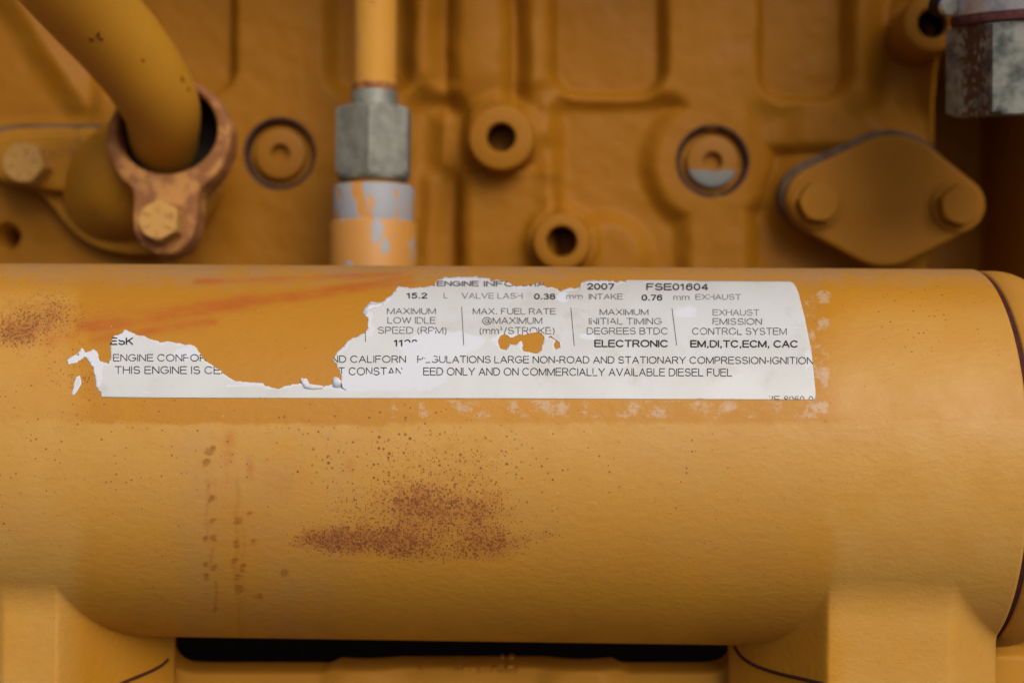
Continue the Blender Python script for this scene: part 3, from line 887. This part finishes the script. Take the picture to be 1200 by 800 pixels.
# a plain grotesque drawn in strokes: every glyph is (width, polylines) on a cap height of 1
def arc(cx, cy, rx, ry, a0, a1, n=9):
    t = np.radians(np.linspace(a0, a1, n))
    return [(cx + rx * math.cos(q), cy + ry * math.sin(q)) for q in t]
GL = {
 'A': (.76, [[(0, 0), (.38, 1), (.76, 0)], [(.14, .33), (.62, .33)]]),
 'B': (.66, [[(0, 0), (0, 1), (.36, 1)] + arc(.38, .765, .22, .235, 90, -90) + [(0, .53)], [(.36, .53)] + arc(.39, .265, .27, .265, 90, -90) + [(0, 0)]]),
 'C': (.80, [arc(.42, .5, .42, .5, 40, 320, 15)]),
 'D': (.74, [[(0, 0), (0, 1), (.3, 1)] + arc(.3, .5, .44, .5, 90, -90, 13) + [(0, 0)]]),
 'E': (.64, [[(.64, 1), (0, 1), (0, 0), (.66, 0)], [(0, .53), (.60, .53)]]),
 'F': (.60, [[(.60, 1), (0, 1), (0, 0)], [(0, .52), (.52, .52)]]),
 'G': (.84, [arc(.43, .5, .43, .5, 42, 330, 15) + [(.84, .2), (.84, .47), (.48, .47)]]),
 'H': (.70, [[(0, 0), (0, 1)], [(.70, 0), (.70, 1)], [(0, .53), (.70, .53)]]),
 'I': (.02, [[(.01, 0), (.01, 1)]]),
 'K': (.68, [[(0, 0), (0, 1)], [(.66, 1), (0, .36)], [(.24, .58), (.68, 0)]]),
 'L': (.54, [[(0, 1), (0, 0), (.54, 0)]]),
 'M': (.86, [[(0, 0), (0, 1), (.43, .04), (.86, 1), (.86, 0)]]),
 'N': (.70, [[(0, 0), (0, 1), (.70, 0), (.70, 1)]]),
 'O': (.90, [arc(.45, .5, .45, .5, 0, 360, 21)]),
 'P': (.64, [[(0, 0), (0, 1), (.36, 1)] + arc(.37, .73, .27, .27, 90, -90) + [(0, .46)]]),
 'R': (.70, [[(0, 0), (0, 1), (.38, 1)] + arc(.40, .74, .26, .26, 90, -90) + [(0, .48)], [(.40, .48), (.70, 0)]]),
 'S': (.68, [arc(.34, .745, .30, .255, 25, 255, 11) + arc(.35, .265, .33, .265, 75, -155, 11)]),
 'T': (.70, [[(0, 1), (.70, 1)], [(.35, 1), (.35, 0)]]),
 'U': (.70, [[(0, 1), (0, .36)] + arc(.35, .35, .35, .35, 180, 360, 11) + [(.70, 1)]]),
 'V': (.76, [[(0, 1), (.38, 0), (.76, 1)]]),
 'W': (1.10, [[(0, 1), (.28, 0), (.55, 1), (.82, 0), (1.10, 1)]]),
 'X': (.74, [[(0, 0), (.72, 1)], [(.02, 1), (.74, 0)]]),
 'Y': (.74, [[(0, 1), (.37, .43), (.74, 1)], [(.37, .43), (.37, 0)]]),
 '0': (.54, [arc(.27, .5, .27, .5, 0, 360, 17)]),
 '1': (.34, [[(0, .75), (.22, .98), (.22, 0)]]),
 '2': (.56, [arc(.28, .72, .26, .28, 165, -20, 9) + [(.02, .02), (.56, .02)]]),
 '3': (.54, [arc(.26, .75, .24, .25, 150, -90, 9), arc(.26, .27, .27, .27, 90, -150, 10)]),
 '4': (.56, [[(.42, 0), (.42, 1), (0, .27), (.56, .27)]]),
 '5': (.54, [[(.50, .98), (.12, .98), (.05, .52)] + arc(.26, .33, .27, .33, 130, -150, 10)]),
 '6': (.54, [arc(.27, .32, .26, .32, 0, 360, 15), arc(.30, .55, .29, .45, 180, 40, 9)]),
 '7': (.54, [[(0, .97), (.54, .97), (.18, 0)]]),
 '8': (.54, [arc(.27, .76, .23, .24, 0, 360, 13), arc(.27, .27, .27, .27, 0, 360, 13)]),
 '.': (.04, [[(.02, 0), (.02, .10)]]), ',': (.06, [[(.05, .08), (.02, -.14)]]), '-': (.28, [[(0, .36), (.28, .36)]]),
 '/': (.30, [[(0, 0), (.30, 1)]]), '(': (.20, [arc(.38, .38, .36, .68, 130, 230, 7)]), ')': (.20, [arc(-.18, .38, .36, .68, 50, -50, 7)]),
 'm': (.86, [[(0, 0), (0, .72)], [(0, .45)] + arc(.2, .48, .2, .22, 160, 0, 6) + [(.40, 0)], [(.42, .45)] + arc(.64, .48, .2, .22, 160, 0, 6) + [(.84, 0)]]),
 '^': (.26, [arc(.12, 1.02, .11, .12, 150, -90, 6), arc(.12, .78, .13, .13, 90, -150, 6)]),
 '@': (1.1, [arc(.55, .42, .55, .58, -60, 300, 21), arc(.52, .42, .22, .26, 0, 360, 11), [(.78, .68), (.74, .2), (.92, .24)]]),
}
def text_strokes(txt, bold):
    x = 0.0; out = []
    for ch in txt:
        if ch == ' ': x += .36; continue
        w_, st = GL[ch]
        b = .17 if ch in '.,' else .105
        for q in st: out.append([(x + b + p[0], p[1]) for p in q])
        x += w_ + 2 * b
    return out, x
def printed(txt, x0, x1, ytop, ybase, slope=.0035, bold=False, ink=None, wear=.5, seed=0):
    strokes, wid = text_strokes(txt, bold)
    xs = [p[0] for q in strokes for p in q]
    sx = (x1 - x0) / (max(xs) - min(xs) + 1e-6 + .12); ox = min(xs) - .06; sy = ybase - ytop
    tw = (.19 if bold else .115) * 9.0           # stem in picture pixels: all rows share it
    fs = max(.62, min(1.0, sy / 9.0)) 
    VV = []; FF = []
    for q in strokes:
        P = np.array([(x0 + (p[0] - ox) * sx, ybase - (p[1] * .88 + .06) * sy) for p in q])
        P[:, 1] += (P[:, 0] - x0) * slope
        # resample
        L = np.concatenate([[0], np.cumsum(np.linalg.norm(np.diff(P, axis=0), axis=1))])
        ts = np.unique(np.round(np.concatenate([L, np.arange(0, L[-1], .9)]), 3))
        Q = np.stack([np.interp(ts, L, P[:, 0]), np.interp(ts, L, P[:, 1])], 1)
        Tn = np.gradient(Q, axis=0); Tn /= np.linalg.norm(Tn, axis=1)[:, None] + 1e-9
        e = tw * .42
        if np.linalg.norm(Q[0] - Q[-1]) > .5:
            Q[0] -= Tn[0] * e * .8 * np.array([1, fs]); Q[-1] += Tn[-1] * e * .8 * np.array([1, fs])
        N = np.stack([-Tn[:, 1], Tn[:, 0]], 1) * np.array([1.0, fs])
        hw = tw / 2 * (.85 + .3 * fbm(Q[:, 0] + 50 * seed, Q[:, 1], 4, 6))[:, None]
        b0 = len(VV); n = len(Q)
        VV += list(Q + N * hw) + list(Q - N * hw)
        FF += [(b0 + i, b0 + i + 1, b0 + n + i + 1, b0 + n + i) for i in range(n - 1)]
    VV = np.array(VV); T = np.array(FF)
    c = VV[T].mean(1); x, y = c[:, 0], c[:, 1]
    keep = inpoly(OUT, x, y) & ~inpoly(HO1, x, y) & ~inpoly(HO2, x, y)
    keep &= (peel(x, y) < 1.02) | (vnoise(x, y, 4, 3) > .78)
    keep &= fbm(x + 77 * seed, y, 3.0, 8) > .27 * wear
    T = T[keep]
    if len(T) == 0: return
    ids, inv = np.unique(T, return_inverse=True); T = inv.reshape(T.shape); VV = VV[ids]
    W = cyl(VV[:, 0], VV[:, 1]); ph = np.arctan2(W[:, 2], -W[:, 1]); r = RC + .00023 + RNG.uniform(0, .00002, len(ph))
    Vt = np.stack([W[:, 0], -r * np.cos(ph), r * np.sin(ph)], 1)
    o = obj('printed_text', Vt, T, ink or M_ink, LB, False)
    me = o.data
    nz = np.zeros(len(me.polygons) * 3); me.polygons.foreach_get('normal', nz)
    if nz.reshape(-1, 3)[:, 1].mean() > 0: me.flip_normals()
    return o
rows = [
 ('ENGINE', 512, 561, 330.2, 335.6, 1, M_ink3), ('INFORMA', 567, 640, 330.4, 335.9, 1, M_ink3), ('2007', 688, 720, 333, 339.6, 1, M_ink), ('FSE01604', 757.5, 830, 333.2, 340.2, 1, M_ink),
 ('15.2', 476.6, 500.6, 344, 350, 1, M_ink), ('L', 520, 524.5, 344, 350, 0, M_ink2), ('VALVE LASH', 541, 612.5, 344, 350.2, 0, M_ink2), ('0.38', 626, 650.6, 345, 351, 1, M_ink), ('mm', 663.5, 683, 344.6, 350.8, 0, M_ink2),
 ('INTAKE', 690, 730, 345, 351.2, 0, M_ink3), ('0.76', 752, 776, 346.2, 352.4, 1, M_ink), ('mm', 789, 808, 345.6, 352, 0, M_ink2), ('EXHAUST', 815, 868.5, 345.4, 351.6, 0, M_ink2),
 ('MAXIMUM', 453.5, 511, 361.6, 368.4, 0, M_ink3), ('MAX. FUEL RATE', 554, 651.5, 361.8, 368.6, 0, M_ink3), ('MAXIMUM', 702.6, 760, 362.8, 369.4, 0, M_ink3), ('EXHAUST', 835, 890, 363.2, 370, 0, M_ink2),
 ('LOW IDLE', 454, 511, 372.2, 379.4, 0, M_ink3), ('@MAXIMUM', 565, 635.6, 372.4, 379.8, 0, M_ink3), ('INITIAL TIMING', 690, 775.5, 373.2, 380.4, 0, M_ink3), ('EMISSION', 835, 893, 373.6, 380.8, 0, M_ink3),
 ('SPEED (RPM)', 443, 523.4, 383.6, 391.2, 0, M_ink3), ('(mm^/STROKE)', 562, 650, 383.8, 391.6, 0, M_ink3), ('DEGREES BTDC', 687.6, 782.4, 384.4, 392, 0, M_ink3), ('CONTROL SYSTEM', 811, 922, 384.6, 392.4, 0, M_ink3),
 ('1120', 461.6, 489.5, 398.6, 405.8, 1, M_ink), ('ELECTRONIC', 696.6, 782.4, 399, 406.6, 1, M_ink), ('EM,DI,TC,ECM, CAC', 809, 934.5, 399.4, 407, 1, M_ink),
 ('ESK', 129.6, 156, 396.2, 404, 1, M_ink), ('C', 91, 97.5, 413.6, 421.4, 1, M_ink),
 ('ENGINE CONFORMS', 132.6, 262, 415.4, 423.4, 0, M_ink), ('ND CALIFORN', 388.4, 476, 417, 425, 0, M_ink), ('REGULATIONS LARGE NON-ROAD AND STATIONARY COMPRESSION-IGNITION', 489, 953, 417.2, 425.2, 0, M_ink),
 ('THIS ENGINE IS CERTI', 134.4, 280, 429.4, 438, 0, M_ink), ('T CONSTAN', 396.5, 471.5, 430.8, 439.6, 0, M_ink), ('EED ONLY AND ON COMMERCIALLY AVAILABLE DIESEL FUEL', 496, 858, 431, 439.8, 0, M_ink),
 ('7E-8060-0', 901, 953, 464.2, 471.5, 0, M_ink3),
]
for i, (tx, x0, x1, yt, yb, b, ink) in enumerate(rows):
    printed(tx, x0, x1, yt - .3, yb + .3, .0035 if x1 - x0 > 200 else .002, bool(b), ink, .5 if ink is M_ink else .9, i)
def divider(x0, y0, x1, y1):
    ys = np.linspace(y0, y1, 14); xs = np.linspace(x0, x1, 14)
    xx = np.concatenate([xs - .45, xs + .45]); yy = np.concatenate([ys, ys])
    W = cyl(xx, yy); ph = np.arctan2(W[:, 2], -W[:, 1]); r = RC + .00024
    V = np.stack([W[:, 0], -r * np.cos(ph), r * np.sin(ph)], 1)
    return obj('printed_rule', V, [(i + 1, i, 14 + i, 15 + i) for i in range(13)], M_ink3, LB, False)
for d in ((541, 360, 543.5, 405), (669, 361, 673, 405.5), (787.5, 362, 793, 405), (428.2, 389, 428.4, 401)): divider(*d)

cast_letters('2W1V2A', 490, 552, 778, 784.5)
cast_letters('(MADE)', 560, 607, 777.5, 785.5)

# ------------------------------------------------------------------ hex bolts
def bolt(px, py, rpx, Yseat, hh, parent, mat, rot=0.0, washer=0, ticks=True, tilt=0.0):
    c = at(px, py, Yseat - hh); c[1] = Yseat
    s = mpp(Yseat - hh); r = rpx * s
    o, x, y, z = FACE(c)
    if tilt:
        z = np.array([0, -math.cos(tilt), math.sin(tilt)]); y = np.cross(z, x)
    fr = (o, x, y, z)
    b = hexbody('bolt_head', fr, r, 0, hh, 0, hh * .22, mat, parent, rot)
    if washer:
        lathe('washer', [(r * washer, 0), (r * washer, .0014), (r * washer * .97, .0018), (r * .9, .0018)], fr, mat, b, 48, capa=False, capb=False)
    if ticks:
        for k in range(6):
            a = k * math.pi / 3 + rot
            d = np.array([math.cos(a), math.sin(a)]); nn = np.array([-d[1], d[0]])
            q = [d * r * .42 + nn * r * .05, d * r * .72 + nn * r * .05, d * r * .72 - nn * r * .05, d * r * .42 - nn * r * .05]
            V = [o + x * p[0] + y * p[1] + z * (hh - .0001) for p in q] + [o + x * p[0] * .98 + y * p[1] * .98 + z * (hh + .0005) for p in q]
            g = obj('grade_mark', V, [(4, 5, 6, 7), (0, 1, 5, 4), (1, 2, 6, 5), (2, 3, 7, 6), (3, 0, 4, 7)], mat, b, False)
            recalc(g)
    return b

# ------------------------------------------------------------------ elbow housing on the left
EL = thing('elbow_housing', 'ochre cast elbow housing bolted to the block on the far left under the bent pipe', 'pipe elbow', at(120, 225, YB))
fl = [(-14, 160), (8, 150), (60, 149), (108, 150), (150, 150), (205, 150), (250, 175), (262, 215), (240, 262), (200, 296), (155, 300), (108, 290), (78, 266), (58, 238), (40, 222), (5, 217), (-16, 200)]
cc = at(120, 225, YB - .010)
plate('gasket', pxpoly(np.array(smooth_poly(fl, 3)) * 1.0 + np.array([-1.0, -3.5]), YB - .002, cc), FACE((cc[0], YB - .004, cc[2])), .006, .0006, M_gasket, EL)
plate('flange', pxpoly(smooth_poly(fl, 3), YB - .010, cc), FACE((cc[0], YB - .011, cc[2])), .012, .002, M_elbow, EL)
ear = [(-12, 165), (6, 153), (60, 152), (112, 156), (120, 185), (104, 216), (86, 226), (60, 224), (20, 218), (-8, 210)]
plate('bolt_ear', pxpoly(smooth_poly(ear, 3), YB - .020, cc), FACE((cc[0], YB - .021, cc[2])), .014, .003, M_elbow, EL)
pth = catmull([at(197, 164, .0985), at(193, 172, .105), at(178, 192, .109), at(157, 209, .112), at(136, 224, .124)], 10)
tube('elbow_body', pth, np.interp(np.linspace(0, 1, len(pth)), [0, .3, .75, 1], [.0232, .0245, .0255, .0250]), M_elbow, EL, 56)
bolt(26, 190, 27, YB - .021, .011, EL, M_bolt, .2)

# clamp ring with lug
T20 = R_(7)
zc = np.array([0, -math.cos(T20), math.sin(T20)])
CR0 = at(197, 160, .075)
CL = thing('clamp_ring', 'rusty clamp ring with bolted lug around the foot of the bent pipe', 'pipe clamp', CR0)
s = mpp(.075)
ang = np.linspace(0, 2 * math.pi, 121)[:-1] + math.pi / 2
ro = 74 * s; lw = 38.5 * s; ll = 104 * s
outl = []
for a in ang:
    d = np.array([math.cos(a), math.sin(a)])
    # union of ring disc and lug capsule, as the farthest crossing along the ray (star-shaped)
    best = ro
    for tt in np.linspace(ro, ll + lw, 240):
        q = d * tt
        if abs(q[0]) < lw and -ll < q[1] < 0 or np.hypot(q[0], q[1] + ll) < lw: best = max(best, tt)
    outl.append(d * best)
outl = np.array(outl)
sm = np.linalg.norm(outl, axis=1)
for _ in range(2): sm = np.maximum(sm * .0 + (np.roll(sm, 1) + 2 * sm + np.roll(sm, -1)) / 4, ro * .99)
outl = outl / np.linalg.norm(outl, axis=1)[:, None] * sm[:, None]
holep = np.stack([np.cos(ang) * 60 * s - 2 * s, np.sin(ang) * 54 * s + 9 * s], 1)
frc = (CR0, np.array([1., 0, 0]), np.cross(zc, [1., 0, 0]), zc)
plate('clamp_body', outl, frc, .013, .0016, M_clamp, CL, holep)
frs = (CR0 + frc[2] * 8 * s, frc[1], frc[2], zc)
lathe('seal', [(63 * s, -.012), (60 * s, -.009), (57 * s, -.0085), (52 * s, -.011), (50 * s, -.02), (.0001, -.022)], frs, M_seal, CL, 64, capa=False, capb=False)
lugc = CR0 + frc[2] * (-106 * s) + zc * 0
r = 25.5 * s
bo = hexbody('bolt_head', (lugc, frc[1], frc[2], zc), r, 0, .0095, 0, .002, M_bolt, CL, .5)
for k in range(6):
    a = k * math.pi / 3 + .5
    d = np.array([math.cos(a), math.sin(a)]); nn = np.array([-d[1], d[0]])
    q = [d * r * .42 + nn * r * .05, d * r * .74 + nn * r * .05, d * r * .74 - nn * r * .05, d * r * .42 - nn * r * .05]
    V = [lugc + frc[1] * p[0] + frc[2] * p[1] + zc * .0094 for p in q] + [lugc + frc[1] * p[0] + frc[2] * p[1] + zc * .0101 for p in q]
    recalc(obj('grade_mark', V, [(4, 5, 6, 7), (0, 1, 5, 4), (1, 2, 6, 5), (2, 3, 7, 6), (3, 0, 4, 7)], M_bolt, bo, False))

# bent pipe
pp = [(-30, -170, -.03), (20, -95, -.010), (58, -42, .008), (98, 4, .026), (140, 50, .044), (170, 90, .058), (189, 126, .072), (192, 160, .088), (193, 184, .104)]
PT = catmull([at(a, b, c) for a, b, c in pp], 8)
BP = thing('bent_pipe', 'smooth ochre bent pipe coming down from the top left into the rusty clamp ring', 'pipe', PT[-1])
tube('pipe_wall', PT, np.interp(np.arange(len(PT)), [0, len(PT) * .5, len(PT) * .7, len(PT) * .85, len(PT) - 1], [.0172, .0168, .0158, .0143, .0138]), M_pipe, BP, 56)

# ------------------------------------------------------------------ vertical fuel line
YF = .082
cF = at(438, 210, YF); s = mpp(YF)
FL = thing('fuel_line', 'vertical painted fuel line with a bare zinc union nut and flaking fitting', 'pipe', at(438, 330, YF))
def zpx(py): return at(438, py, YF)[2] - cF[2]
fv = upfr(cF)
lathe('line_tube', [(25.5 * s, zpx(108)), (25.5 * s, zpx(-260))], fv, M_line, FL, 48)
lathe('ferrule', [(22 * s, zpx(132)), (27 * s, zpx(128)), (27.5 * s, zpx(112)), (26.5 * s, zpx(108)), (24 * s, zpx(106))], fv, M_zinc, FL, 48, capa=False, capb=False)
lathe('rusty_tube_end', [(25.6 * s, zpx(99)), (26.3 * s, zpx(101)), (26.3 * s, zpx(107)), (25.6 * s, zpx(109))], fv, M_tubeend, FL, 48, capa=False, capb=False)
hexbody('union_nut', fv, 48 * s, zpx(212), zpx(127), 9 * s, 4 * s, M_zinc, FL, math.pi / 2 - math.pi / 6 + math.pi / 6)
lathe('neck', [(34 * s, zpx(222)), (34 * s, zpx(208))], fv, M_line, FL, 48)
lathe('fitting_collar', [(46 * s, zpx(262)), (47.5 * s, zpx(260)), (47.5 * s, zpx(222)), (45 * s, zpx(218)), (30 * s, zpx(217))], fv, M_chipA, FL, 64)
lathe('fitting_base', [(51 * s, zpx(345)), (51 * s, zpx(264)), (49 * s, zpx(260)), (40 * s, zpx(259))], fv, M_chipB, FL, 64)

# ------------------------------------------------------------------ rhombic cover plate
YC = YB - .004
cv = at(1040, 232, YC - .008)
CV = thing('cover_plate', 'flat ochre rhombic cover plate held by two hex bolts on the right of the block', 'cover plate', cv)
hc = hull_circles([(961, 234, 40), (1122, 240, 33), (1046, 232, 74), (1036, 246, 66)])
gk = hull_circles([(955, 229, 42), (1116, 239, 31), (1041, 229, 77)])
plate('gasket', pxpoly(gk, YC - .002, cv), FACE((cv[0], YC - .003, cv[2])), .012, .0012, M_gasket, CV)
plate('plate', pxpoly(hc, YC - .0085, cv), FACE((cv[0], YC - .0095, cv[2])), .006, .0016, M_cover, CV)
bolt(961, 236, 25.5, YC - .0095, .008, CV, M_cover, .1, 1.22, False)
bolt(1127, 240, 25, YC - .0095, .008, CV, M_cover, .35, 1.22, False)

# ------------------------------------------------------------------ hose end, clamp band and hex fitting top right
YH = .035
ch = at(1207, 80, YH); s = mpp(YH)
HF = thing('hex_fitting', 'large weathered grey hex fitting hanging in the top right corner', 'pipe fitting', ch)
def hz(py): return at(1207, py, YH)[2] - ch[2]
dv = ray(1207., 80.)
fh = frame(ch, np.array([0, 0, 1.]) - .85 * dv * dv[2] / (dv @ dv))
a_ = R_(-132.4)
chips(M_hexf, [(at(1124 + 5 * (k % 2), y, YH - .012), .014) for k, y in enumerate((35, 55, 75, 95, 115, 132))], (.085, .045, .028, 1))
hexbody('hex_body', frame(ch, fh[3], (math.cos(a_), math.sin(a_), 0)), 93 * s, hz(134), hz(28), 6 * s, 3 * s, M_hexf, HF, 0.0)
HS = thing('rubber_hose', 'dark red rubber hose end above the hex fitting in the top right corner', 'hose', ch + np.array([0, 0, hz(30)]))
lathe('hose_wall', [(84 * s, hz(29.5)), (88 * s, hz(27)), (89 * s, hz(20)), (86 * s, hz(12)), (86 * s, hz(-200))], fh, M_hose, HS, 72)
HC = thing('hose_clamp', 'slotted steel hose clamp band with screw in the top right corner', 'hose clamp', ch + np.array([0, 0, hz(10)]))
lathe('band', [(86 * s, hz(17)), (88.5 * s, hz(17)), (88.5 * s, hz(-26)), (86 * s, hz(-26))], fh, M_band, HC, 96, capa=False, capb=False)
for k in range(16):
    a = -math.pi / 2 - R_(60) + k * R_(6.2)
    d = np.array([math.cos(a), math.sin(a), 0]); tt = np.array([-d[1], d[0], 0])
    c0 = ch + d * 88.6 * s
    q = [c0 + tt * 1.6 * s + np.array([0, 0, hz(6)]), c0 - tt * 1.6 * s + np.array([0, 0, hz(6)]), c0 - tt * 1.6 * s + np.array([0, 0, hz(-16)]), c0 + tt * 1.6 * s + np.array([0, 0, hz(-16)])]
    V = q + [p - d * .001 for p in q]
    recalc(obj('band_slot', V, [(0, 1, 2, 3), (0, 4, 5, 1), (1, 5, 6, 2), (2, 6, 7, 3), (3, 7, 4, 0)], M_black, HC, False))
sc = at(1104, 6, YH - .002)
lathe('screw_housing', [(10 * s, -12 * s), (13 * s, -8 * s), (13 * s, 12 * s), (9 * s, 16 * s)], frame(sc, (0.2, -.7, -.1)), M_black, HC, 24)
lathe('screw_head', [(9 * s, 14 * s), (11.5 * s, 15 * s), (11.5 * s, 20 * s), (9 * s, 23 * s)], frame(sc, (0.15, -.8, -.25)), M_screw, HC, 24)
